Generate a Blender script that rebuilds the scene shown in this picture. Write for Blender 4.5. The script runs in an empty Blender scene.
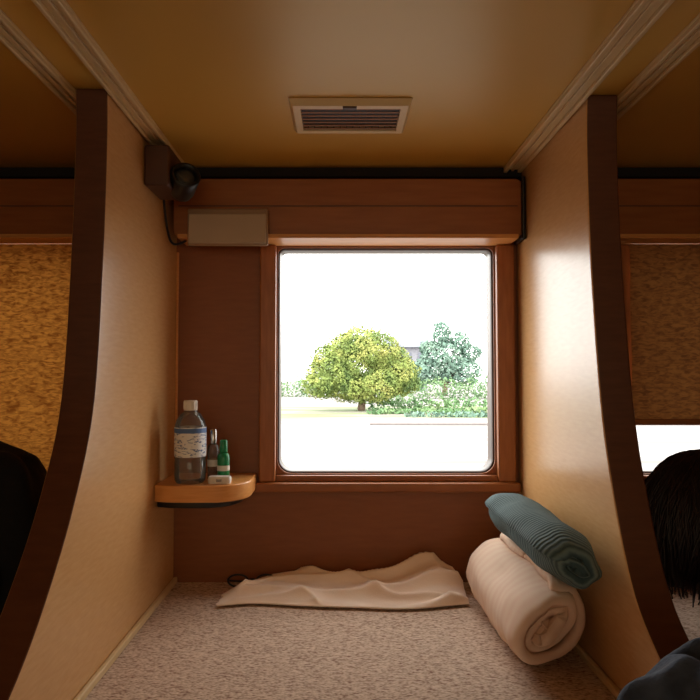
import bpy, bmesh, math, random
from mathutils import Vector, Matrix, Euler, noise
random.seed(7)
S=bpy.context.scene
COL=S.collection
def lin(c):
    return tuple(((v/255)/12.92 if v/255<=0.04045 else ((v/255+0.055)/1.055)**2.4) for v in c)+(1.0,)
# ---------------------------------------------------------------- materials
def mat(name,c1,c2=None,scale=8,stretch=(1,1,1),rough=.5,bump=0,bscale=None,spec=.5,metal=0,detail=4,contrast=(.3,.7),coat=0,sheen=0,tint=None):
    m=bpy.data.materials.new(name); m.use_nodes=True
    nt=m.node_tree; N=nt.nodes; L=nt.links
    b=N['Principled BSDF']
    b.inputs['Roughness'].default_value=rough
    b.inputs['Specular IOR Level'].default_value=spec
    b.inputs['Metallic'].default_value=metal
    b.inputs['Coat Weight'].default_value=coat
    b.inputs['Coat Roughness'].default_value=.2
    b.inputs['Sheen Weight'].default_value=sheen
    if tint: b.inputs['Specular Tint'].default_value=(*tint,1)
    tc=N.new('ShaderNodeTexCoord'); mp=N.new('ShaderNodeMapping'); mp.inputs['Scale'].default_value=stretch
    L.new(tc.outputs['Object'],mp.inputs['Vector'])
    nz=N.new('ShaderNodeTexNoise'); nz.inputs['Scale'].default_value=scale; nz.inputs['Detail'].default_value=detail
    L.new(mp.outputs['Vector'],nz.inputs['Vector'])
    cr=N.new('ShaderNodeValToRGB'); cr.color_ramp.elements[0].position=contrast[0]; cr.color_ramp.elements[1].position=contrast[1]
    cr.color_ramp.elements[0].color=lin(c1); cr.color_ramp.elements[1].color=lin(c2 or c1)
    L.new(nz.outputs['Fac'],cr.inputs['Fac']); L.new(cr.outputs['Color'],b.inputs['Base Color'])
    if bump:
        n2=N.new('ShaderNodeTexNoise'); n2.inputs['Scale'].default_value=bscale or scale*3; n2.inputs['Detail'].default_value=5
        L.new(mp.outputs['Vector'],n2.inputs['Vector'])
        bp=N.new('ShaderNodeBump'); bp.inputs['Strength'].default_value=bump; bp.inputs['Distance'].default_value=.003
        L.new(n2.outputs['Fac'],bp.inputs['Height']); L.new(bp.outputs['Normal'],b.inputs['Normal'])
    return m
def glassy(name,col,mixf=.25,rough=.05,milky=0,mcol=(220,215,205)):
    m=bpy.data.materials.new(name); m.use_nodes=True
    nt=m.node_tree; N=nt.nodes; L=nt.links; N.remove(N['Principled BSDF'])
    t=N.new('ShaderNodeBsdfTransparent'); t.inputs['Color'].default_value=lin(col)
    g=N.new('ShaderNodeBsdfGlossy'); g.inputs['Roughness'].default_value=rough
    f=N.new('ShaderNodeLayerWeight'); f.inputs['Blend'].default_value=mixf
    mx=N.new('ShaderNodeMixShader')
    src=t.outputs[0]
    if milky:
        tl=N.new('ShaderNodeBsdfTranslucent'); tl.inputs['Color'].default_value=lin(mcol)
        d=N.new('ShaderNodeBsdfDiffuse'); d.inputs['Color'].default_value=lin(mcol)
        m1=N.new('ShaderNodeMixShader'); L.new(tl.outputs[0],m1.inputs[1]); L.new(d.outputs[0],m1.inputs[2])
        m2=N.new('ShaderNodeMixShader'); m2.inputs[0].default_value=milky
        L.new(t.outputs[0],m2.inputs[1]); L.new(m1.outputs[0],m2.inputs[2]); src=m2.outputs[0]
    L.new(f.outputs['Fresnel'],mx.inputs[0]); L.new(src,mx.inputs[1]); L.new(g.outputs[0],mx.inputs[2])
    L.new(mx.outputs[0],N['Material Output'].inputs['Surface'])
    return m
M={}
M['panel']=mat('beige_laminate',(214,164,108),(222,174,118),scale=30,stretch=(1,1,6),rough=.27,bump=.015,bscale=180,spec=.75)
M['edge']=mat('dark_edge_band',(92,50,28),(104,60,36),scale=20,stretch=(1,1,6),rough=.45)
M['back']=mat('brown_wall_laminate',(136,76,34),(146,84,40),scale=16,stretch=(1,1,6),rough=.45)
M['woodv']=mat('brown_wood_vertical',(150,86,40),(172,104,54),scale=14,stretch=(8,8,1),rough=.38,bump=.04)
M['woodh']=mat('brown_wood_horizontal',(146,84,40),(160,96,48),scale=10,stretch=(1,5,9),rough=.35,bump=.02)
M['lightwood']=mat('shelf_wood',(214,144,74),(226,160,92),scale=14,stretch=(1,4,14),rough=.35)
M['ceil']=mat('ceiling_enamel',(208,160,74),(212,166,78),scale=3,rough=.40,spec=.9,bump=.02,bscale=60,tint=(1,.9,.56))
M['rail']=mat('cream_rail',(218,188,138),(226,198,148),scale=12,rough=.4)
M['dark']=mat('dark_gap',(22,14,10),(28,18,12),rough=.8)  # near-black; also paints in the shade above the blind boxes
M['black']=mat('black_plastic',(16,15,16),(24,22,24),rough=.35)
M['brownbox']=mat('brown_plastic',(74,44,30),(84,52,36),rough=.5)
M['slat']=mat('vent_slat',(150,98,52),(160,108,60),rough=.5)
M['white']=mat('white_plastic',(222,214,204),(230,224,214),rough=.4)
M['ventframe']=mat('vent_frame_paint',(224,196,150),(230,204,158),rough=.4)
M['diff']=mat('lamp_housing',(150,120,92),(160,130,100),rough=.45)
M['diff2']=mat('lamp_diffuser',(178,156,132),(186,164,140),rough=.4)
M['gasket']=mat('window_gasket',(62,36,24),(72,44,30),rough=.4)
M['chrome']=mat('brushed_metal',(180,176,170),(200,196,190),rough=.25,metal=1)
M['sheet']=mat('cream_sheet',(248,222,200),(253,232,212),scale=12,rough=.85,bump=.15,bscale=300,sheen=.2)
M['blackcloth']=mat('black_cloth',(15,12,13),(22,18,19),scale=60,rough=.9,bump=.3)
M['skin']=mat('skin',(170,112,84),(184,124,94),scale=20,rough=.55)
M['hair']=mat('dark_hair',(20,10,8),(44,22,16),scale=60,stretch=(1,1,.1),rough=.5,bump=.3)
M['denim']=mat('navy_cloth',(40,50,68),(72,84,104),scale=40,rough=.85,bump=.4,bscale=200)
M['bark']=mat('bark',(92,74,58),(120,100,82),scale=8,rough=.9)
M['green_p']=mat('green_plastic',(16,120,70),(24,140,84),rough=.3)
M['pet']=glassy('clear_pet',(240,238,232),.3,.08,.16)
M['liquid']=glassy('clear_tinted',(225,215,195),.3,.08,.14)
M['glass']=glassy('window_glass',(250,252,252),.05,.02)
M['ground']=mat('pale_gravel',(106,100,98),(140,136,134),scale=.9,stretch=(.08,2.2,1),rough=.95,detail=7,contrast=(.36,.54))
M['grass']=mat('pale_grass',(106,124,78),(140,130,124),scale=1.2,stretch=(.2,1,1),rough=.95,contrast=(.44,.58))
M['bld']=mat('pale_building',(126,126,134),(132,132,140),rough=.8)
M['kerb']=mat('concrete_kerb',(116,108,106),(126,120,118),rough=.9)
M['roof']=mat('grey_roof',(100,104,116),(108,112,124),rough=.8)
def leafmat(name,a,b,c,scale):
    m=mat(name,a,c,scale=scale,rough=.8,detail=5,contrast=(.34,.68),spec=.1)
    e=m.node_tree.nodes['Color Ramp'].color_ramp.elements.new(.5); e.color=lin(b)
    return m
M['leaf']=leafmat('tree_leaves',(92,112,66),(128,142,78),(166,164,98),1.4)  # leaf greens lightened to put haze into the colour
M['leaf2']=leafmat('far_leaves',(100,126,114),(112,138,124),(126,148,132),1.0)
M['leaf3']=leafmat('hedge_leaves',(92,124,86),(106,138,96),(128,152,108),1.0)

def carpet():
    m=bpy.data.materials.new('woven_carpet'); m.use_nodes=True
    nt=m.node_tree;N=nt.nodes;L=nt.links;b=N['Principled BSDF']
    b.inputs['Roughness'].default_value=.92; b.inputs['Specular IOR Level'].default_value=.15
    tc=N.new('ShaderNodeTexCoord'); mp=N.new('ShaderNodeMapping'); mp.inputs['Scale'].default_value=(.8,1.7,1)
    L.new(tc.outputs['Object'],mp.inputs['Vector'])
    v=N.new('ShaderNodeTexVoronoi'); v.inputs['Scale'].default_value=230; L.new(mp.outputs[0],v.inputs['Vector'])
    n=N.new('ShaderNodeTexNoise'); n.inputs['Scale'].default_value=150; n.inputs['Detail'].default_value=3; L.new(mp.outputs[0],n.inputs['Vector'])
    mx=N.new('ShaderNodeMath'); mx.operation='MULTIPLY_ADD'; mx.inputs[1].default_value=.4
    L.new(v.outputs['Distance'],mx.inputs[0]); L.new(n.outputs['Fac'],mx.inputs[2])
    cr=N.new('ShaderNodeValToRGB'); E=cr.color_ramp.elements
    E[0].position=.46;E[0].color=lin((232,210,190)); E[1].position=1.05;E[1].color=lin((138,100,84))
    e=E.new(.72); e.color=lin((208,182,160))
    L.new(mx.outputs[0],cr.inputs['Fac']); L.new(cr.outputs[0],b.inputs['Base Color'])
    bp=N.new('ShaderNodeBump'); bp.invert=True; bp.inputs['Strength'].default_value=.5; bp.inputs['Distance'].default_value=.003
    L.new(mx.outputs[0],bp.inputs['Height']); L.new(bp.outputs[0],b.inputs['Normal'])
    return m
M['carpet']=carpet()
def blindmat(name,c1,c2,tr):
    m=bpy.data.materials.new(name); m.use_nodes=True
    nt=m.node_tree;N=nt.nodes;L=nt.links;b=N['Principled BSDF']; b.inputs['Roughness'].default_value=.9
    tc=N.new('ShaderNodeTexCoord'); mp=N.new('ShaderNodeMapping'); mp.inputs['Scale'].default_value=(.7,1,2.0)
    L.new(tc.outputs['Object'],mp.inputs['Vector'])
    n=N.new('ShaderNodeTexNoise'); n.inputs['Scale'].default_value=75; n.inputs['Detail'].default_value=8; n.inputs['Distortion'].default_value=.8
    L.new(mp.outputs[0],n.inputs['Vector'])
    cr=N.new('ShaderNodeValToRGB'); E=cr.color_ramp.elements
    E[0].position=.34;E[0].color=lin(c1); E[1].position=.62;E[1].color=lin(c2)
    L.new(n.outputs['Fac'],cr.inputs['Fac']); L.new(cr.outputs[0],b.inputs['Base Color'])
    t=N.new('ShaderNodeBsdfTranslucent'); L.new(cr.outputs[0],t.inputs['Color'])
    mx=N.new('ShaderNodeMixShader'); mx.inputs[0].default_value=tr
    L.new(b.outputs[0],mx.inputs[1]); L.new(t.outputs[0],mx.inputs[2]); L.new(mx.outputs[0],N['Material Output'].inputs['Surface'])
    return m
M['blind']=blindmat('woven_blind_gold',(138,76,24),(208,136,56),.13)
M['blind2']=blindmat('woven_blind_brown',(120,74,38),(170,112,58),.05)
def ribbed(name,c1,c2,scale,axis='Z',dist=.5,use='UV',bump=.6):
    m=bpy.data.materials.new(name); m.use_nodes=True
    nt=m.node_tree;N=nt.nodes;L=nt.links;b=N['Principled BSDF']; b.inputs['Roughness'].default_value=.9
    tc=N.new('ShaderNodeTexCoord'); w=N.new('ShaderNodeTexWave'); w.bands_direction=axis; w.inputs['Scale'].default_value=scale; w.inputs['Distortion'].default_value=dist; w.inputs['Detail'].default_value=2
    L.new(tc.outputs[use],w.inputs['Vector'])
    cr=N.new('ShaderNodeValToRGB'); E=cr.color_ramp.elements
    E[0].color=lin(c1);E[1].color=lin(c2)
    L.new(w.outputs['Fac'],cr.inputs['Fac']); L.new(cr.outputs[0],b.inputs['Base Color'])
    bp=N.new('ShaderNodeBump'); bp.inputs['Strength'].default_value=bump; bp.inputs['Distance'].default_value=.003
    L.new(w.outputs['Fac'],bp.inputs['Height']); L.new(bp.outputs[0],b.inputs['Normal'])
    return m
M['teal']=ribbed('teal_ribbed_cloth',(64,86,90),(110,132,132),16,'X',bump=.6,dist=1.6)
M['rollsheet']=ribbed('cream_striped_cloth',(240,208,184),(244,216,192),5,'X',bump=.05)
def labelmat():
    m=bpy.data.materials.new('bottle_label'); m.use_nodes=True
    nt=m.node_tree;N=nt.nodes;L=nt.links;b=N['Principled BSDF']; b.inputs['Roughness'].default_value=.5
    tc=N.new('ShaderNodeTexCoord'); mp=N.new('ShaderNodeMapping'); mp.inputs['Scale'].default_value=(1,1,3.2); L.new(tc.outputs['Object'],mp.inputs[0])
    n=N.new('ShaderNodeTexNoise'); n.inputs['Scale'].default_value=70; n.inputs['Detail'].default_value=3; L.new(mp.outputs[0],n.inputs['Vector'])
    cr=N.new('ShaderNodeValToRGB'); cr.color_ramp.interpolation='CONSTANT'; E=cr.color_ramp.elements
    E[0].position=0;E[0].color=lin((228,228,226)); E[1].position=.56;E[1].color=lin((70,100,150))
    e=E.new(.63); e.color=lin((232,232,230))
    L.new(n.outputs['Fac'],cr.inputs['Fac']); L.new(cr.outputs[0],b.inputs['Base Color'])
    return m
M['label']=labelmat()
M['blue']=mat('blue_label_band',(70,104,160),(84,118,172),rough=.5)
# ---------------------------------------------------------------- mesh helpers
def mk(name,verts,faces,m,parent=None,smooth=False,loc=(0,0,0)):
    me=bpy.data.meshes.new(name); me.from_pydata([tuple(v) for v in verts],[],faces); me.update()
    bm=bmesh.new(); bm.from_mesh(me); bmesh.ops.recalc_face_normals(bm,faces=bm.faces); bm.to_mesh(me); bm.free()
    o=bpy.data.objects.new(name,me); COL.objects.link(o); o.location=loc
    if m: me.materials.append(m)
    if smooth:
        for p in me.polygons: p.use_smooth=True
    if parent: o.parent=parent
    return o
def empty(name,loc=(0,0,0)):
    e=bpy.data.objects.new(name,None); COL.objects.link(e); e.location=loc; e.empty_display_size=.05; return e
def bev(o,w,seg=3):
    b=o.modifiers.new('bev','BEVEL'); b.width=w; b.segments=seg; b.limit_method='ANGLE'; b.angle_limit=math.radians(40)
    for p in o.data.polygons: p.use_smooth=True
    o.modifiers.new('wn','WEIGHTED_NORMAL')
    return o
def box(name,x0,x1,y0,y1,z0,z1,m,parent=None,b=.002,rot=None):
    c=Vector(((x0+x1)/2,(y0+y1)/2,(z0+z1)/2)); h=Vector(((x1-x0)/2,(y1-y0)/2,(z1-z0)/2))
    v=[(sx*h.x,sy*h.y,sz*h.z) for sx in(-1,1) for sy in(-1,1) for sz in(-1,1)]
    f=[(0,1,3,2),(4,6,7,5),(0,4,5,1),(2,3,7,6),(0,2,6,4),(1,5,7,3)]
    o=mk(name,v,f,m,parent,loc=c)
    if rot: o.rotation_euler=rot
    if b: bev(o,b)
    return o
def lathe(name,prof,m,parent=None,loc=(0,0,0),seg=40,rot=None,capb=True,capt=True):
    v=[];f=[]
    for r,z in prof:
        for i in range(seg):
            a=2*math.pi*i/seg; v.append((r*math.cos(a),r*math.sin(a),z))
    for j in range(len(prof)-1):
        for i in range(seg):
            k=(i+1)%seg; f.append((j*seg+i,j*seg+k,(j+1)*seg+k,(j+1)*seg+i))
    if capb: f.append(tuple(range(seg)))
    if capt: f.append(tuple((len(prof)-1)*seg+i for i in range(seg)))
    o=mk(name,v,f,m,parent,True,loc)
    if rot: o.rotation_euler=rot
    return o
def tube(name,pts,r,m,parent=None):
    cu=bpy.data.curves.new(name,'CURVE'); cu.dimensions='3D'; s=cu.splines.new('NURBS'); s.points.add(len(pts)-1)
    for p,q in zip(s.points,pts): p.co=(*q,1)
    s.use_endpoint_u=True; s.order_u=3; cu.bevel_depth=r; cu.bevel_resolution=3; cu.resolution_u=8
    o=bpy.data.objects.new(name,cu); COL.objects.link(o); cu.materials.append(m)
    if parent: o.parent=parent
    return o
def rrect(x0,x1,z0,z1,r,seg=8,rt=None):
    rt=r if rt is None else rt
    P=[]
    for cx,cz,a0,q in((x1-rt,z1-rt,0,rt),(x0+rt,z1-rt,90,rt),(x0+r,z0+r,180,r),(x1-r,z0+r,270,r)):
        for i in range(seg+1):
            a=math.radians(a0+90*i/seg); P.append((cx+q*math.cos(a),cz+q*math.sin(a)))
    return P
CE=.493; FL=-.498; XL=-.40; XR=.433; TH=.055; PITCH=XR-XL+TH; YB=1.56
WX0,WX1,WZ0=-.152,.376,-.238
# ---------------------------------------------------------------- back wall with 3 rounded window holes
def wall_with_hole(name,X0,X1,Z0,Z1,hole,y0,y1,m,seg=8):
    n=len(hole); C=[(X1,Z1),(X0,Z1),(X0,Z0),(X1,Z0)]
    v=[(p[0],y0,p[1]) for p in hole]+[(p[0],y1,p[1]) for p in hole]+[(c[0],y0,c[1]) for c in C]+[(c[0],y1,c[1]) for c in C]
    f=[]
    for i in range(n):
        k=(i+1)%n; q=i//(seg+1); qk=k//(seg+1)
        if q==qk: f+=[(i,k,2*n+q),(n+i,2*n+4+q,n+k)]
        else: f+=[(i,k,2*n+qk,2*n+q),(n+i,2*n+4+q,2*n+4+qk,n+k)]
        f.append((i,n+i,n+k,k))
    return mk(name,v,f,m)
for k,off in enumerate((0,-PITCH,PITCH)):
    a,b=WX0+off,WX1+off; WZ1=.312
    if k==2: a-=.028
    if k: WZ1=.308
    hole=rrect(a,b,WZ0,WZ1,.034,rt=.016)
    wall_with_hole('wall_back' if k==0 else 'wall_back_bay_%d'%k,XL-TH/2+off,XR+TH/2+off,-.9,.6,hole,YB,YB+.07,M['back'])
    w=empty('window_%d'%(k+1),(0,0,0))
    inn=rrect(a+.004,b-.004,WZ0+.004,WZ1-.004,.031,rt=.013); n=len(inn); oo=rrect(a+.0005,b-.0005,WZ0+.0005,WZ1-.0005,.034,rt=.016)
    v=[(p[0],YB+.012,p[1]) for p in inn]+[(p[0],YB+.006,p[1]) for p in oo]+[(p[0],YB+.06,p[1]) for p in inn]+[(p[0],YB+.06,p[1]) for p in oo]
    f=[]
    for i in range(n):
        j=(i+1)%n
        f+=[(i,j,n+j,n+i),(i,2*n+i,2*n+j,j),(2*n+i,3*n+i,3*n+j,2*n+j),(n+i,n+j,3*n+j,3*n+i)]
    mk('gasket',v,f,M['gasket'],w,True)
    g=[(p[0],YB+.045,p[1]) for p in inn]
    mk('glass',g,[tuple(range(n))],M['glass'],w)
    box('stile_left',a-.042,a-.003,YB-.022,YB-.0005,WZ0-.018,.3160,M['woodv'],w,.004)
    box('stile_right',b+.003,min(b+.046,XR+off-.003),YB-.022,YB-.0005,WZ0-.018,.3160,M['woodv'],w,.004)
    box('bottom_rail',a-.003,b+.003,YB-.014,YB-.0005,WZ0-.018,WZ0-.003,M['woodh'],w,.003)
    box('sill',a-.062,min(b+.062,XR+off-.003),YB-.034,YB-.0005,WZ0-.040,WZ0-.018,M['woodh'],w,.005)
    L=bpy.data.lights.new('window_portal','AREA'); L.shape='RECTANGLE'; L.size=b-a; L.size_y=WZ1-WZ0; L.cycles.is_portal=True
    lo=bpy.data.objects.new('window_portal_light' if k==0 else 'window_portal_light.%03d'%k,L); COL.objects.link(lo); lo.location=((a+b)/2,YB+.075,(WZ0+WZ1)/2); lo.rotation_euler=(math.radians(-90),0,0)
    if k:
        bl=empty('roller_blind'); zb=(0,WZ0-.012,-.105)[k]
        aa,bb=a-.010,b+.010
        nx,nz=2,12; v=[];f=[]
        for j in range(nz+1):
            z=.3155+(zb-.3155)*j/nz
            for i in range(nx+1): v.append((aa+(bb-aa)*i/nx,YB-.028-.002*math.sin(j),z))
        for j in range(nz):
            for i in range(nx): f.append((j*3+i,j*3+i+1,j*3+i+4,j*3+i+3))
        mk('fabric',v,f,M['blind'] if k==1 else M['blind2'],bl,True)
        box('hem_bar',aa,bb,YB-.034,YB-.0235,zb-.014,zb,M['woodh'],bl,.003)
# ---------------------------------------------------------------- shell
X0,X1=XL-TH/2-PITCH,XR+TH/2+PITCH
box('ceiling',X0,X1,-1.3,YB+.07,CE,CE+.05,M['ceil'],b=0)
box('floor',X0,X1,-.25,YB,FL-.06,FL,M['carpet'],b=0)
box('floor_aisle',X0,X1,-1.3,-.25,-.95,-.9,M['dark'],b=0)
box('wall_platform',X0,X1,-.27,-.25,-.9,FL-.001,M['back'],b=0)
box('wall_left',X0-.05,X0,-1.3,YB+.07,-.95,CE+.05,M['back'],b=0)
box('wall_right',X1,X1+.05,-1.3,YB+.07,-.95,CE+.05,M['back'],b=0)
box('wall_rear',X0-.05,X1+.05,-1.35,-1.3,-.95,CE+.05,M['back'],b=0)
def crom(P,n=6):
    out=[]
    for i in range(len(P)-1):
        p0=P[max(i-1,0)];p1=P[i];p2=P[i+1];p3=P[min(i+2,len(P)-1)]
        for j in range(n):
            t=j/n
            out.append(tuple(.5*(2*p1[d]+(p2[d]-p0[d])*t+(2*p0[d]-5*p1[d]+4*p2[d]-p3[d])*t*t+(3*p1[d]-p0[d]-3*p2[d]+p3[d])*t**3) for d in range(len(p1))))
    out.append(tuple(P[-1])); return out
def partition(name,x0,x1,pts):
    cur=crom(pts)
    prof=[(YB-.001,CE-.001)]+cur+[(YB-.001,FL+.001)]
    n=len(prof); v=[(x0,y,z) for y,z in prof]+[(x1,y,z) for y,z in prof]
    f=[tuple(range(n)),tuple(range(n,2*n))]+[(i,(i+1)%n,n+(i+1)%n,n+i) for i in range(n)]
    o=mk(name,v,f,M['panel']); o.data.materials.append(M['edge'])
    for p in o.data.polygons:
        if abs(p.normal.x)<.5: p.material_index=1
    bev(o,.004,3)
    return o
partition('wall_partition_left',XL-TH,XL,[(1.082,CE-.001),(1.085,.40),(1.075,.21),(1.045,-.04),(.974,-.19),(.88,-.31),(.79,-.39),(.68,-.45),(.55,FL+.001)])
partition('wall_partition_right',XR,XR+TH,[(1.105,CE-.001),(1.110,.40),(1.100,.216),(1.066,-.042),(1.018,-.20),(.955,-.325),(.87,-.395),(.80,-.44),(.72,FL+.001)])
def rail(x0,x1):
    e=empty('ceiling_rail')
    y0,y1=-1.2,YB-.002
    w=(x1-x0)
    box('rail_base',x0,x1,y0,y1,CE-.006,CE-.0005,M['rail'],e,.001)
    box('rail_lip_a',x0,x0+w*.2,y0,y1,CE-.014,CE-.006,M['rail'],e,.002)
    box('rail_lip_b',x1-w*.2,x1,y0,y1,CE-.014,CE-.006,M['rail'],e,.002)
    box('rail_lip_c',x0+w*.42,x0+w*.56,y0,y1,CE-.010,CE-.006,M['rail'],e,.001)
rail(XL+.004,XL+.040); rail(XR-.045,XR-.003); rail(XL-TH-.034,XL-TH-.001); rail(XR+TH+.001,XR+TH+.036)
box('trim_1',XL+.0005,XL+.010,.62,YB-.002,FL+.0005,FL+.014,M['rail'],b=.003)
box('trim_2',XR-.010,XR-.0005,.76,YB-.002,FL+.0005,FL+.014,M['rail'],b=.003)
box('trim_3',XL+.0005,XL+.006,YB-.006,YB-.0006,-.20,.30,M['lightwood'],b=.001)
# ---------------------------------------------------------------- valance (blind box)
for k,off in enumerate((0,-PITCH,PITCH)):
    e=empty('blind_box')
    a,b=XL+off+.012,XR+off-.008
    P=rrect(a,b,.319,.458,.018)
    n=len(P); y0,y1=1.475,YB-.0008
    v=[(p[0],y0,p[1]) for p in P]+[(p[0],y1,p[1]) for p in P]
    f=[tuple(range(n)),tuple(range(n,2*n))]+[(i,(i+1)%n,n+(i+1)%n,n+i) for i in range(n)]
    bev(mk('casing',v,f,M['woodh'],e),.003)
    box('bottom_lip',a+.012,b-.012,1.466,YB-.001,.3163,.3188,M['lightwood'],e,.001)  # lighter wood puts the light on the box's underside into the colour
    box('front_lip',a+.012,b-.012,1.466,1.4748,.3190,.326,M['lightwood'],e,.002)
    box('seam',a+.012,b-.012,1.4735,1.4755,.392,.394,M['brownbox'],e,0)
    if k==0:
        box('end_cap',b-.004,b+.006,1.468,1.54,.314,.462,M['black'],e,.004)
    c=box('trim_%d'%(4+k),a-.01,b+.006,1.50,YB-.001,.470,CE-.001,M['dark'],b=.001)  # dark strip painting in the shade of the recess under the ceiling
lp=empty('berth_light')
box('housing',-.350,-.165,1.452,1.4655,.296,.382,M['diff'],lp,.005)
box('diffuser',-.346,-.169,1.446,1.453,.300,.368,M['diff2'],lp,.003)
# ---------------------------------------------------------------- ceiling vent
vt=empty('ceiling_vent')
vx0,vx1,vy0,vy1=-.092,.130,1.12,1.265
def ringframe(name,z0,z1,t0,t1,m):
    def ins(t): return [(vx0+t,vy0+t),(vx1-t,vy0+t),(vx1-t,vy1-t),(vx0+t,vy1-t)]
    R=[[(x,y,z1) for x,y in ins(0)],[(x,y,z0) for x,y in ins(t0)],[(x,y,z0) for x,y in ins(t1)],[(x,y,z1) for x,y in ins(t1)]]
    v=sum(R,[]); f=[]
    for r in range(3):
        for i in range(4):
            j=(i+1)%4; f.append((r*4+i,r*4+j,(r+1)*4+j,(r+1)*4+i))
    return mk(name,v,f,m,vt)
ringframe('frame',CE-.012,CE-.0008,.007,.020,M['ventframe'])
box('backing',vx0+.018,vx1-.018,vy0+.018,vy1-.018,CE-.002,CE-.001,M['black'],vt,0)  # black sheet painting in the dark of the vent recess, no opening is cut
for i in range(7):
    y=vy0+.027+i*(vy1-vy0-.054)/6
    box('slat_%d'%i,vx0+.020,vx1-.020,y-.0026,y+.0026,CE-.0100,CE-.0090,M['slat'],vt,0)
for i in range(14):
    x=vx0+.03+i*(vx1-vx0-.06)/13
    box('divider',x-.0008,x+.0008,vy0+.02,vy1-.02,CE-.008,CE-.004,M['brownbox'],vt,0)
box('latch',.005,.03,vy0+.008,vy0+.020,CE-.015,CE-.011,M['brownbox'],vt,.001)
# ---------------------------------------------------------------- reading lamp on the left wall
rl=empty('reading_lamp')
box('mount',XL+.001,XL+.052,1.285,1.40,.385,.470,M['brownbox'],rl,.006)
hd=empty('head',(XL+.070,1.335,.402)); hd.parent=rl; hd.rotation_euler=(math.radians(68),0,math.radians(22))
lathe('shade',[(.012,-.035),(.022,-.032),(.026,-.02),(.028,.0),(.031,.03),(.029,.034),(.024,.034),(.022,.020)],M['black'],hd,capt=False)
lathe('lens',[(.0225,.020),(.018,.026),(.008,.029)],M['liquid'],hd)
lathe('bulb',[(.012,.005),(.012,.016),(.006,.02)],M['chrome'],hd)
tube('cable',[(XL+.012,1.39,.40),(XL+.008,1.42,.36),(XL+.006,1.45,.33),(XL+.012,1.462,.30),(XL+.03,1.48,.305),(XL+.04,1.50,.32)],.0028,M['black'],rl)
# ---------------------------------------------------------------- corner shelf
sh=empty('corner_shelf')
def shelfmesh(name,z0,z1,ins,m):
    P=[(XL+.001,YB-.001),(XL+.001,1.385+ins)]
    x1=-.200-ins; y0=1.372+ins
    P+=[(XL+.03,y0+.003),(XL+.07,y0)]
    for i in range(1,10):
        a=math.radians(-90+90*i/9); P.append((x1-.075+.075*math.cos(a),y0+.085+.085*math.sin(a)))
    P.append((x1,YB-.001))
    n=len(P); v=[(x,y,z0) for x,y in P]+[(x,y,z1) for x,y in P]
    f=[tuple(range(n)),tuple(range(n,2*n))]+[(i,(i+1)%n,n+(i+1)%n,n+i) for i in range(n)]
    return bev(mk(name,v,f,m,sh),.003)
ST=-.236
shelfmesh('board',ST-.036,ST,0,M['lightwood'])
shelfmesh('under_bracket',ST-.052,ST-.0365,.022,M['black'])
# ---------------------------------------------------------------- bottles
b1=empty('water_bottle',(-.330,1.418,ST))
pr=[(.020,.002),(.029,.0),(.033,.006),(.034,.02),(.034,.046),(.0325,.050),(.034,.054),(.034,.125),(.031,.136),(.022,.150),(.013,.157),(.0125,.163)]
lathe('body',pr,M['pet'],b1)
lathe('label',[(.0345,.058),(.0348,.062),(.0348,.118),(.0345,.122)],M['label'],b1,capb=False,capt=False)
lathe('label_band',[(.0350,.110),(.0350,.120)],M['blue'],b1,capb=False,capt=False)
lathe('cap',[(.0145,.158),(.015,.161),(.015,.178),(.0135,.180)],M['white'],b1)
for i in range(14):
    a=i*math.tau/14; box('cap_rib',.0148*math.cos(a)-.0008,.0148*math.cos(a)+.0008,.0148*math.sin(a)-.0008,.0148*math.sin(a)+.0008,.162,.177,M['white'],b1,0)
b2=empty('toner_bottle',(-.288,1.462,ST))
lathe('body',[(.009,0),(.0125,.002),(.013,.07),(.011,.076),(.006,.080)],M['liquid'],b2)
lathe('cap',[(.0075,.080),(.0078,.082),(.0078,.112),(.006,.114)],M['chrome'],b2)
lathe('sleeve',[(.0132,.03),(.0132,.045)],M['white'],b2,capb=False,capt=False)
b3=empty('green_bottle',(-.262,1.448,ST))
lathe('body',[(.011,0),(.0135,.003),(.0138,.05),(.012,.058),(.007,.062)],M['green_p'],b3)
lathe('cap',[(.0085,.062),(.009,.064),(.0085,.088),(.007,.09)],M['green_p'],b3)
lathe('label',[(.014,.022),(.014,.034)],M['white'],b3,capb=False,capt=False)
sp=empty('soap_case',(-.262,1.405,ST))
P=rrect(-.024,.024,-.012,.012,.008); n=len(P)
v=[(x,y,.0) for x,y in P]+[(x*1.04,y*1.04,.008) for x,y in P]+[(x,y,.016) for x,y in P]
bev(mk('case',v,[tuple(range(n)),tuple(range(2*n,3*n))]+[(r*n+i,r*n+(i+1)%n,(r+1)*n+(i+1)%n,(r+1)*n+i) for r in(0,1) for i in range(n)],M['white'],sp),.002)
box('clasp',-.006,.006,-.0145,-.0125,.005,.011,M['chrome'],sp,.0005)
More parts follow.
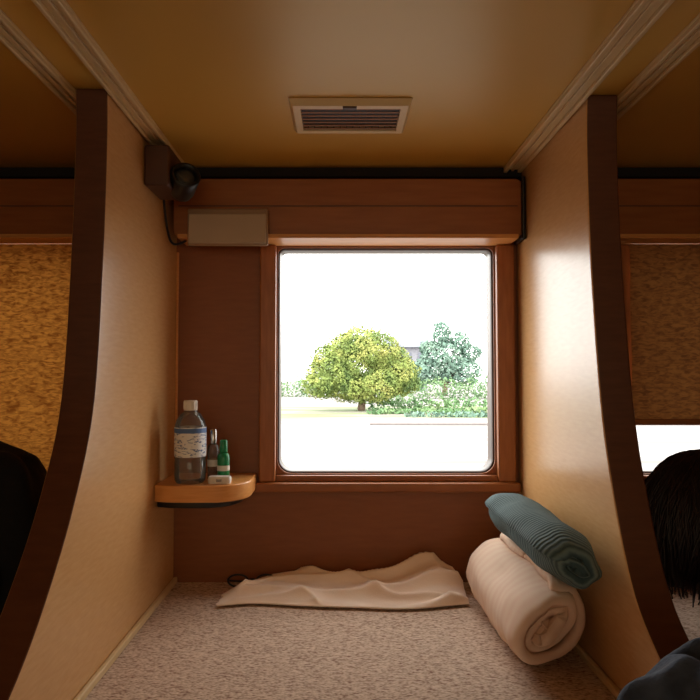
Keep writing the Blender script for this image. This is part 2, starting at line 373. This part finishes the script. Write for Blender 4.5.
# ---------------------------------------------------------------- rumpled bed sheet
def sheet():
    nx,ny=240,90; v=[];f=[]
    for i in range(nx+1):
        u=i/nx
        for j in range(ny+1):
            t=j/ny
            x=-.262+u*.540
            yf=1.385+.006*math.sin(u*7)+.026*noise.noise(Vector((u*3.6,0,3)))-.010*math.exp(-((u-.72)/.2)**2)
            yb=1.545+.006*noise.noise(Vector((u*3,9,3)))-.085*max(0,.20-u)/.20
            y=yf+(yb-yf)*t
            ue=min(1,u/.07)*min(1,(1-u)/.05+.55)
            H=.014+.018*math.exp(-((u-.30)/.16)**2)+.040*math.exp(-((u-.86)/.10)**2)+.008*math.exp(-((u-.62)/.10)**2)
            prof=(t/.85)**1.2 if t<.85 else math.cos((t-.85)/.15*math.pi*.45)
            n1=noise.noise(Vector((u*3,t*1.5,1))); n2=noise.noise(Vector((u*5+9,t*4,2)))
            c1=1-abs(math.sin((t*2.1-u*1.1+.35*n1)*math.pi))
            c2=1-abs(math.sin((t*1.3+u*2.2+.4*n2)*math.pi))
            fold=.016*c1**2.2*(.5+u)+.013*c2**2.5+.006*n2
            edge=min(1,t/.08)*min(1,(1-t)/.05)
            z=FL+.005+ue*(H*prof+fold*edge)
            z=max(z,FL+.004)
            v.append((x+.010*noise.noise(Vector((t*4,u*3,7))),y,z))
    for i in range(nx):
        for j in range(ny):
            a=i*(ny+1)+j; f.append((a,a+1,a+ny+2,a+ny+1))
    o=mk('bed_sheet',v,f,M['sheet'],None,True)
    s=o.modifiers.new('s','SOLIDIFY'); s.thickness=.003; s.offset=1
sheet()
eg=empty('eyeglasses',(-.205,1.515,FL+.002))
for sx in(-1,1):
    P=[(sx*.033+.024*math.cos(a),-.0,.016+.014*math.sin(a)) for a in [i*math.tau/20 for i in range(21)]]
    tube('rim',P,.0022,M['black'],eg)
    tube('temple',[(sx*.058,0,.018),(sx*.062,.02,.012),(sx*.05,.032,.004),(sx*-.03,.036,.003)],.002,M['black'],eg)
tube('bridge',[(-.01,0,.018),(0,-.003,.022),(.01,0,.018)],.002,M['black'],eg)
# ---------------------------------------------------------------- rolls (folded core, wrapped outside)
def roll(name,p0,p1,R,turns,m,squash=.92,thick=.012,seed=0,taper0=.0,taper1=.0,ramp=.004,nz=70,r0=.010,tl=.045,irr=.05,flat=.5,fang=.6,bulge=0):
    p0=Vector(p0);p1=Vector(p1); ax=(p1-p0); Ln=ax.length; ax.normalize()
    up=Vector((0,0,1)); side=ax.cross(up).normalized(); up=side.cross(ax).normalized()
    nt=int(turns*40); v=[];f=[];uv=[]
    ca,sa=math.cos(fang),math.sin(fang)
    for i in range(nt+1):
        t=i/nt; a=t*turns*math.tau - math.pi*.35
        r=r0+(R-r0)*t**.9
        g=(1-t)**.8*flat
        for j in range(nz+1):
            s=j/nz
            e0=max(0,1-s*Ln/tl); e1=max(0,1-(1-s)*Ln/tl)
            k=1-taper0*(1-math.sqrt(max(0,1-e0**2)))-taper1*(1-math.sqrt(max(0,1-e1**2)))
            rr=r*k*(1+irr*noise.noise(Vector((math.cos(a)*1.5+seed,math.sin(a)*1.5,s*3)))+irr*.5*noise.noise(Vector((a*1.3,s*7,seed))))
            rr*=1+bulge*math.sin(s*math.pi)
            cx,cy=math.cos(a)*rr,math.sin(a)*rr
            q1=cx*ca+cy*sa; q2=-cx*sa+cy*ca
            q1*=1+g*.45; q2*=1-g
            cx=q1*ca-q2*sa; cy=q1*sa+q2*ca
            shift=.012*noise.noise(Vector((t*3+seed,s*.5,2)))*(1 if s<.5 else -1)+ramp*math.sin(t*15)*(1-2*s)+.008*noise.noise(Vector((cx*30,cy*30,seed)))*(1-2*s)
            P=p0+ax*(s*Ln+shift)+side*cx+up*(cy*squash)
            v.append(P); uv.append((s,t*turns))
    for i in range(nt):
        for j in range(nz):
            a=i*(nz+1)+j; f.append((a,a+1,a+nz+2,a+nz+1))
    o=mk(name,v,f,m,None,True)
    uvl=o.data.uv_layers.new(name='UVMap')
    for l in o.data.loops: uvl.data[l.index].uv=uv[l.vertex_index]
    s=o.modifiers.new('s','SOLIDIFY'); s.thickness=thick; s.offset=-1
    return o
roll('rolled_mattress_pad',(.342,1.06,FL+.084),(.342,1.44,FL+.081),.086,3.4,M['rollsheet'],squash=.94,thick=.017,seed=3,ramp=.012,taper0=.25,taper1=.15,irr=.14,flat=.75,fang=.9)
roll('rolled_blanket',(.366,1.00,-.302),(.354,1.39,-.292),.064,2.6,M['teal'],squash=.92,thick=.019,seed=8,taper0=.60,taper1=.40,ramp=.003,tl=.085,r0=.003,irr=.14,flat=.7,fang=-.5,bulge=.04)
# ---------------------------------------------------------------- jacket heap
def heap(name,c,rx,ry,h,m,seed=0):
    v=[];f=[];nu,nv=120,50
    for j in range(nv+1):
        t=j/nv; ph=t*math.pi/2
        for i in range(nu):
            a=i*math.tau/nu
            k=1+.10*noise.noise(Vector((math.cos(a)*1.6+seed,math.sin(a)*1.6,t)))
            fold=.05*math.sin(a*6+5*t+3*noise.noise(Vector((math.cos(a)*2,math.sin(a)*2,t*2+seed))))*(1-t*.5)
            r=(math.cos(ph)**.55)*k+fold*math.cos(ph)
            z=h*(math.sin(ph)**.8)
            z+=.022*noise.noise(Vector((r*math.cos(a)*3,r*math.sin(a)*3,seed+2)))*math.sin(ph)+.016*abs(math.sin(r*math.cos(a)*5+r*math.sin(a)*4+2*noise.noise(Vector((r*math.cos(a)*2,r*math.sin(a)*2,1)))))*math.sin(ph)
            v.append((c[0]+rx*r*math.cos(a),c[1]+ry*r*math.sin(a),c[2]+max(0,z)))
    for j in range(nv):
        for i in range(nu):
            k=(i+1)%nu; f.append((j*nu+i,j*nu+k,(j+1)*nu+k,(j+1)*nu+i))
    f.append(tuple(range(nu)))
    return mk(name,v,f,m,None,True)
heap('crumpled_jacket',(.368,.60,FL+.001),.130,.10,.221,M['denim'],4)
# ---------------------------------------------------------------- backpack (left bay)
bp=empty('backpack',(-.755,1.30,FL))
def softbox(name,c,h,m,parent,seed=0):
    bm=bmesh.new(); bmesh.ops.create_cube(bm,size=2)
    bmesh.ops.subdivide_edges(bm,edges=bm.edges[:],cuts=14,use_grid_fill=True)
    for vv in bm.verts:
        p=vv.co.copy()
        L6=(abs(p.x)**4+abs(p.y)**4+abs(p.z)**4)**.25
        q=p/L6*1.0
        q*=1+.10*noise.noise(p*1.6+Vector((seed,0,0)))+.03*noise.noise(p*5+Vector((seed,3,0)))
        tz=1-.14*max(0,q.z)
        vv.co=Vector((q.x*h[0]*tz,q.y*h[1]*tz,q.z*h[2]))
    me=bpy.data.meshes.new(name); bm.to_mesh(me); bm.free(); me.materials.append(m)
    for p in me.polygons:p.use_smooth=True
    o=bpy.data.objects.new(name,me); COL.objects.link(o); o.location=c; o.parent=parent
    s=o.modifiers.new('s','SUBSURF'); s.levels=1; s.render_levels=1
    return o
softbox('body',(0,0,.182),(.165,.10,.18),M['blackcloth'],bp,1)
softbox('front_pocket',(0,-.10,.13),(.12,.045,.10),M['blackcloth'],bp,2)
softbox('side_pocket',(.15,0,.10),(.03,.06,.08),M['blackcloth'],bp,5)
tube('grab_handle',[(-.03,.03,.34),(-.025,.03,.375),(.025,.03,.375),(.03,.03,.34)],.006,M['blackcloth'],bp)
for sx in(-1,1): tube('strap',[(sx*.06,.07,.33),(sx*.08,.13,.30),(sx*.09,.14,.15),(sx*.10,.09,.03)],.01,M['blackcloth'],bp)
tube('zip',[(-.13,-.03,.20),(-.10,-.05,.32),(0,-.06,.345),(.10,-.05,.32),(.13,-.03,.20)],.003,M['black'],bp)
# ---------------------------------------------------------------- reclining person (right bay)
pe=empty('person')
def skin(name,V,E,R,m,parent,root=0,sub=2):
    me=bpy.data.meshes.new(name); me.from_pydata(V,E,[]); me.update()
    o=bpy.data.objects.new(name,me); COL.objects.link(o); me.materials.append(m)
    sk=o.modifiers.new('skin','SKIN'); sk.use_smooth_shade=True
    for i,r in enumerate(R):
        d=me.skin_vertices[0].data[i]
        d.radius=r if isinstance(r,tuple) else (r,r); d.use_root=(i==root)
    s=o.modifiers.new('sub','SUBSURF'); s.levels=sub; s.render_levels=sub
    o.parent=parent; return o
V=[(.80,.50,-.385),(.76,.66,-.375),(.72,.82,-.34),(.685,.95,-.30),(.665,1.02,-.275),(.645,1.07,-.255),
   (.86,.95,-.31),(.93,.80,-.40),(.84,.72,-.30),
   (.585,.97,-.34),(.560,.84,-.44),(.60,.72,-.45),
   (.90,.44,-.40),(1.0,.12,-.38),(1.06,-.18,-.43),(1.06,-.21,-.40),
   (.72,.42,-.40),(.70,.15,-.25),(.72,-.13,-.43),(.72,-.17,-.41)]
E=[(0,1),(1,2),(2,3),(3,4),(4,5),(3,6),(6,7),(7,8),(3,9),(9,10),(10,11),(0,12),(12,13),(13,14),(14,15),(0,16),(16,17),(17,18),(18,19)]
R=[(.10,.14),(.10,.13),(.10,.14),(.09,.13),(.05,.06),.045,.05,.04,.028,.055,.040,.026,.075,.055,.04,.03,.075,.055,.04,.03]
skin('clothed_body',V,E,R,M['blackcloth'],pe)
hc=Vector((.635,1.14,-.270))
hd2=empty('head',hc); hd2.parent=pe; hd2.rotation_euler=(math.radians(14),0,math.radians(118))
bm=bmesh.new(); bmesh.ops.create_uvsphere(bm,u_segments=40,v_segments=32,radius=1)
for vv in bm.verts:
    x,y,z=vv.co
    w=.073*(1-.22*max(0,-z)**1.5); d=.092; h=.112
    q=Vector((x*w,y*d,z*h))
    if y<0:
        q.y*=.92
        n0=math.exp(-((x/.16)**2))*math.exp(-(((z+.12)/.22)**2)); q.y-=.018*n0
        for sx in(-1,1): q.y+=.010*math.exp(-(((x-sx*.38)/.18)**2+((z-.06)/.12)**2))
        q.y-=.006*math.exp(-((x/.3)**2+((z+.47)/.06)**2)); q.y-=.006*math.exp(-((x/.25)**2+((z+.85)/.15)**2))
    vv.co=q
me=bpy.data.meshes.new('face'); bm.to_mesh(me); bm.free(); me.materials.append(M['skin'])
for p in me.polygons:p.use_smooth=True
o=bpy.data.objects.new('face',me); COL.objects.link(o); o.parent=hd2
for sx in(-1,1):
    lathe('eye',[(.001,-.011),(.009,-.007),(.011,0),(.009,.007),(.001,.011)],M['white'],hd2,loc=(sx*.028,-.070,.006),seg=16)
    lathe('iris',[(.0055,0),(.004,.002)],M['black'],hd2,loc=(sx*.028,-.0805,.006),seg=16,rot=(math.radians(90),0,0))
    tube('brow',[(sx*.014,-.086,.022),(sx*.028,-.087,.027),(sx*.045,-.076,.022)],.003,M['hair'],hd2)
    tube('ear',[(sx*.070,-.005,.02),(sx*.080,.01,.024),(sx*.080,.014,0),(sx*.072,.002,-.022),(sx*.069,0,-.01)],.006,M['skin'],hd2)
tube('lips',[(-.02,-.087,-.052),(0,-.094,-.050),(.02,-.087,-.052)],.004,M['skin'],hd2)
bm=bmesh.new(); bmesh.ops.create_uvsphere(bm,u_segments=48,v_segments=36,radius=1)
kill=[]
for vv in bm.verts:
    x,y,z=vv.co
    if (y<-.38 and z<.42) or z<-.86: kill.append(vv)
    k=1.12+.06*noise.noise(Vector((x*6,y*6,z*1.5)))
    vv.co=Vector((x*.078*k,y*.098*k+.002,z*.115*k))
bmesh.ops.delete(bm,geom=kill,context='VERTS')
me=bpy.data.meshes.new('hair'); bm.to_mesh(me); bm.free(); me.materials.append(M['hair'])
for p in me.polygons:p.use_smooth=True
o=bpy.data.objects.new('hair',me); COL.objects.link(o); o.parent=hd2; s=o.modifiers.new('s','SOLIDIFY'); s.thickness=.006
cu=bpy.data.curves.new('hair_strands','CURVE'); cu.dimensions='3D'; cu.bevel_depth=.0011; cu.resolution_u=4; cu.materials.append(M['hair'])
for i in range(700):
    a=random.uniform(-.22*math.pi,1.22*math.pi)
    a2=a+random.uniform(-.2,.2); Lz=random.uniform(.5,1.25)
    s=cu.splines.new('NURBS'); s.points.add(5); s.order_u=3; s.use_endpoint_u=True
    kk=random.uniform(0,.10)
    for q,p in enumerate(s.points):
        ph=(q/5)*math.pi*.66*Lz+.1
        k=1.14+kk*q/5+random.uniform(-.03,.06)
        aa=a2+.12*math.sin(q+i)
        p.co=(math.cos(aa)*math.sin(ph)*.080*k,math.sin(aa)*math.sin(ph)*.1*k,math.cos(ph)*.117*k,1)
o=bpy.data.objects.new('hair_strands',cu); COL.objects.link(o); o.parent=hd2
skin('neck',[(.66,1.045,-.268),(.635,1.12,-.278)],[(0,1)],[.05,.048],M['skin'],pe)
hb=Vector((.605,.70,-.462))
skin('hand_palm',[tuple(hb),tuple(hb+Vector((.004,-.035,-.008))),tuple(hb+Vector((.006,-.07,-.012)))],[(0,1),(1,2)],[(.02,.016),(.034,.014),(.036,.012)],M['skin'],pe)
for i,(dx,l) in enumerate(((-.028,.85),(-.010,.98),(.009,1.05),(.027,.95))):
    b0=hb+Vector((dx+.006,-.066,-.010))
    Vf=[b0,b0+Vector((dx*.1,-.034*l,.004)),b0+Vector((dx*.1,-.056*l,-.004)),b0+Vector((dx*.1,-.070*l,-.014))]
    skin('finger_%d'%i,[tuple(p) for p in Vf],[(0,1),(1,2),(2,3)],[.0095,.009,.008,.007],M['skin'],pe)
b0=hb+Vector((-.022,-.02,-.006))
skin('thumb',[tuple(b0),tuple(b0+Vector((-.024,-.022,-.006))),tuple(b0+Vector((-.028,-.046,-.012)))],[(0,1),(1,2)],[.012,.010,.008],M['skin'],pe)
# ---------------------------------------------------------------- outside
GZ=-1.5
mk('ground_outside',[(-60,2.0,GZ),(80,2.0,GZ),(80,140,GZ),(-60,140,GZ)],[(0,1,2,3)],M['ground'])
def leaves(name,blobs,m,n,size,parent,seed):
    rnd=random.Random(seed); v=[];f=[]
    tot=sum(b[3]*b[5] for b in blobs)
    for (cx,cy,cz,rx,ry,rz) in blobs:
        k=int(n*rx*rz/tot)
        for _ in range(k):
            d=Vector((rnd.gauss(0,1),rnd.gauss(0,1),rnd.gauss(0,1))).normalized()
            rr=rnd.uniform(.55,1.04)**.5*(1+.22*noise.noise(d*2.5+Vector((cx,cy,cz))))
            p=Vector((cx+d.x*rx*rr,cy+d.y*ry*rr,max(cz+d.z*rz*rr,GZ+.03)))
            nn=(d+Vector((rnd.uniform(-1,1),rnd.uniform(-1,1),rnd.uniform(-1,1)))*.8).normalized()
            t=nn.orthogonal().normalized(); t=Matrix.Rotation(rnd.uniform(0,6.3),3,nn)@t; u=nn.cross(t)
            s=size*rnd.uniform(.6,1.3); b=len(v)
            v+= [p-t*s,p-u*s*.5,p+t*s,p+u*s*.5]; f.append((b,b+1,b+2,b+3))
    return mk(name,v,f,m,parent)
def tree(name,x,y,blobs,m,n,size,th,tr,seed):
    e=empty(name,(0,0,0))
    V=[(x,y,GZ-.05),(x+.05,y,GZ+th*.5),(x,y,GZ+th),(x-.9*tr*5,y,GZ+th*1.6),(x+.9*tr*5,y+.2,GZ+th*1.7),(x+.1,y,GZ+th*1.9)]
    skin('trunk',V,[(0,1),(1,2),(2,3),(2,4),(2,5)],[tr*1.3,tr,tr*.9,tr*.5,tr*.5,tr*.5],M['bark'],e,0,1)
    leaves('foliage',blobs,m,n,size,e,seed)
B=[]
tx,ty=.88,27
for (dx,dz,r) in((0,0,1.4),(-1.3,-.4,1.05),(1.35,-.35,1.1),(-.65,.6,1.0),(.65,.65,1.0),(0,.98,.95),(-1.75,-.85,.70),(1.85,-.8,.66),(-.7,-.8,.95),(.75,-.85,.95),(1.35,.25,.8),(-1.3,.25,.8),(-.1,-1.0,.8)):
    B.append((tx+dx,ty+random.uniform(-.6,.6),.40+dz*.97,r,r,r*.78))
tree('round_tree',tx,ty,B,M['leaf'],38000,.062,.7,.16,1)
B=[(7.4,46,1.0,1.8,1.5,1.6),(6.3,46,.3,1.2,1.2,1.0),(8.7,46,.3,1.5,1.3,1.1),(7.3,46,2.9,.7,.7,1.0),(8.7,46,2.4,.7,.7,.8),(6.4,46,1.9,.7,.7,.6),(9.4,46,1.6,.8,.8,.6)]
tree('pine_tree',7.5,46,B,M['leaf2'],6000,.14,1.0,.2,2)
B=[(5.6,50,-.1,1.4,1.2,1.1),(4.6,50,-.4,1.1,1.0,.9)]
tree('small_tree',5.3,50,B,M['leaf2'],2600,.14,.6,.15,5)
def hedge(name,x0,x1,y,h,seed,m=None,dens=340):
    B=[];x=x0;rnd=random.Random(seed)
    while x<x1:
        r=h*.5*rnd.uniform(.8,1.25); B.append((x,y+rnd.uniform(-.2,.2),GZ+r*.85,r*1.3,r,r)); x+=r*1.3
    leaves(name,B,m or M['leaf3'],int((x1-x0)*dens),.09,None,seed)
hedge('hedge',4.9,11.5,41,1.45,3)
hedge('hedge',-6,.2,44,1.5,4)
hedge('low_shrubs',1.6,7.0,28.0,.50,6,dens=200)
hedge('low_shrubs',1.4,3.6,33.5,.8,9,dens=260)
hedge('low_shrubs',1.2,6.4,24.5,.26,12,dens=150)
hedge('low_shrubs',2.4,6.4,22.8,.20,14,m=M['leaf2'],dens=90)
hs=empty('house')
box('walls',4.6,8.2,60,65,GZ,2.6,M['bld'],hs,0)
mk('gable_roof',[(4.3,59.6,2.6),(8.5,59.6,2.6),(8.5,65.4,2.6),(4.3,65.4,2.6),(4.3,62.5,3.7),(8.5,62.5,3.7)],[(0,1,5,4),(2,3,4,5),(0,4,3),(1,2,5),(0,3,2,1)],M['roof'],hs)
for i in range(3): box('house_window',5.1+i*1.1,5.6+i*1.1,59.93,60.0,1.4,2.1,M['roof'],hs,0)
mk('grass_strip_outside',[(-20,22.0,GZ+.004),(25,22.0,GZ+.004),(25,31,GZ+.004),(-20,31,GZ+.004)],[(0,1,2,3)],M['grass'])
box('low_kerb',.9,18,19.2,19.35,GZ+.001,GZ+.06,M['kerb'],b=.01)
# ---------------------------------------------------------------- lights / world
W=bpy.data.worlds.new('sky'); S.world=W; W.use_nodes=True
bg=W.node_tree.nodes['Background']; bg.inputs[0].default_value=(1.0,.975,.93,1); bg.inputs[1].default_value=5.6
sun=bpy.data.lights.new('sun','SUN'); sun.energy=1.6; sun.angle=.1; sun.color=(1,.95,.82)
so=bpy.data.objects.new('sun',sun); COL.objects.link(so); so.rotation_euler=(math.radians(42),0,math.radians(-25))
def area(name,loc,rot,sx,sy,e,c):
    l=bpy.data.lights.new(name,'AREA'); l.shape='RECTANGLE'; l.size=sx; l.size_y=sy; l.energy=e; l.color=c
    o=bpy.data.objects.new(name,l); COL.objects.link(o); o.location=loc; o.rotation_euler=rot; return o
area('aisle_window_light',(.1,-1.25,.1),(math.radians(90),0,0),1.6,.6,5.5,(1,.80,.52))
# ---------------------------------------------------------------- camera
cam=bpy.data.cameras.new('camera'); co=bpy.data.objects.new('camera',cam); COL.objects.link(co)
cam.sensor_width=36; cam.lens=640/700*36; cam.shift_x=10/700; cam.clip_start=.02; cam.clip_end=500
co.location=(0,0,0); co.rotation_euler=(math.radians(92.24),0,0)
S.camera=co
S.view_settings.view_transform='Standard'; S.view_settings.look='None'; S.view_settings.exposure=0
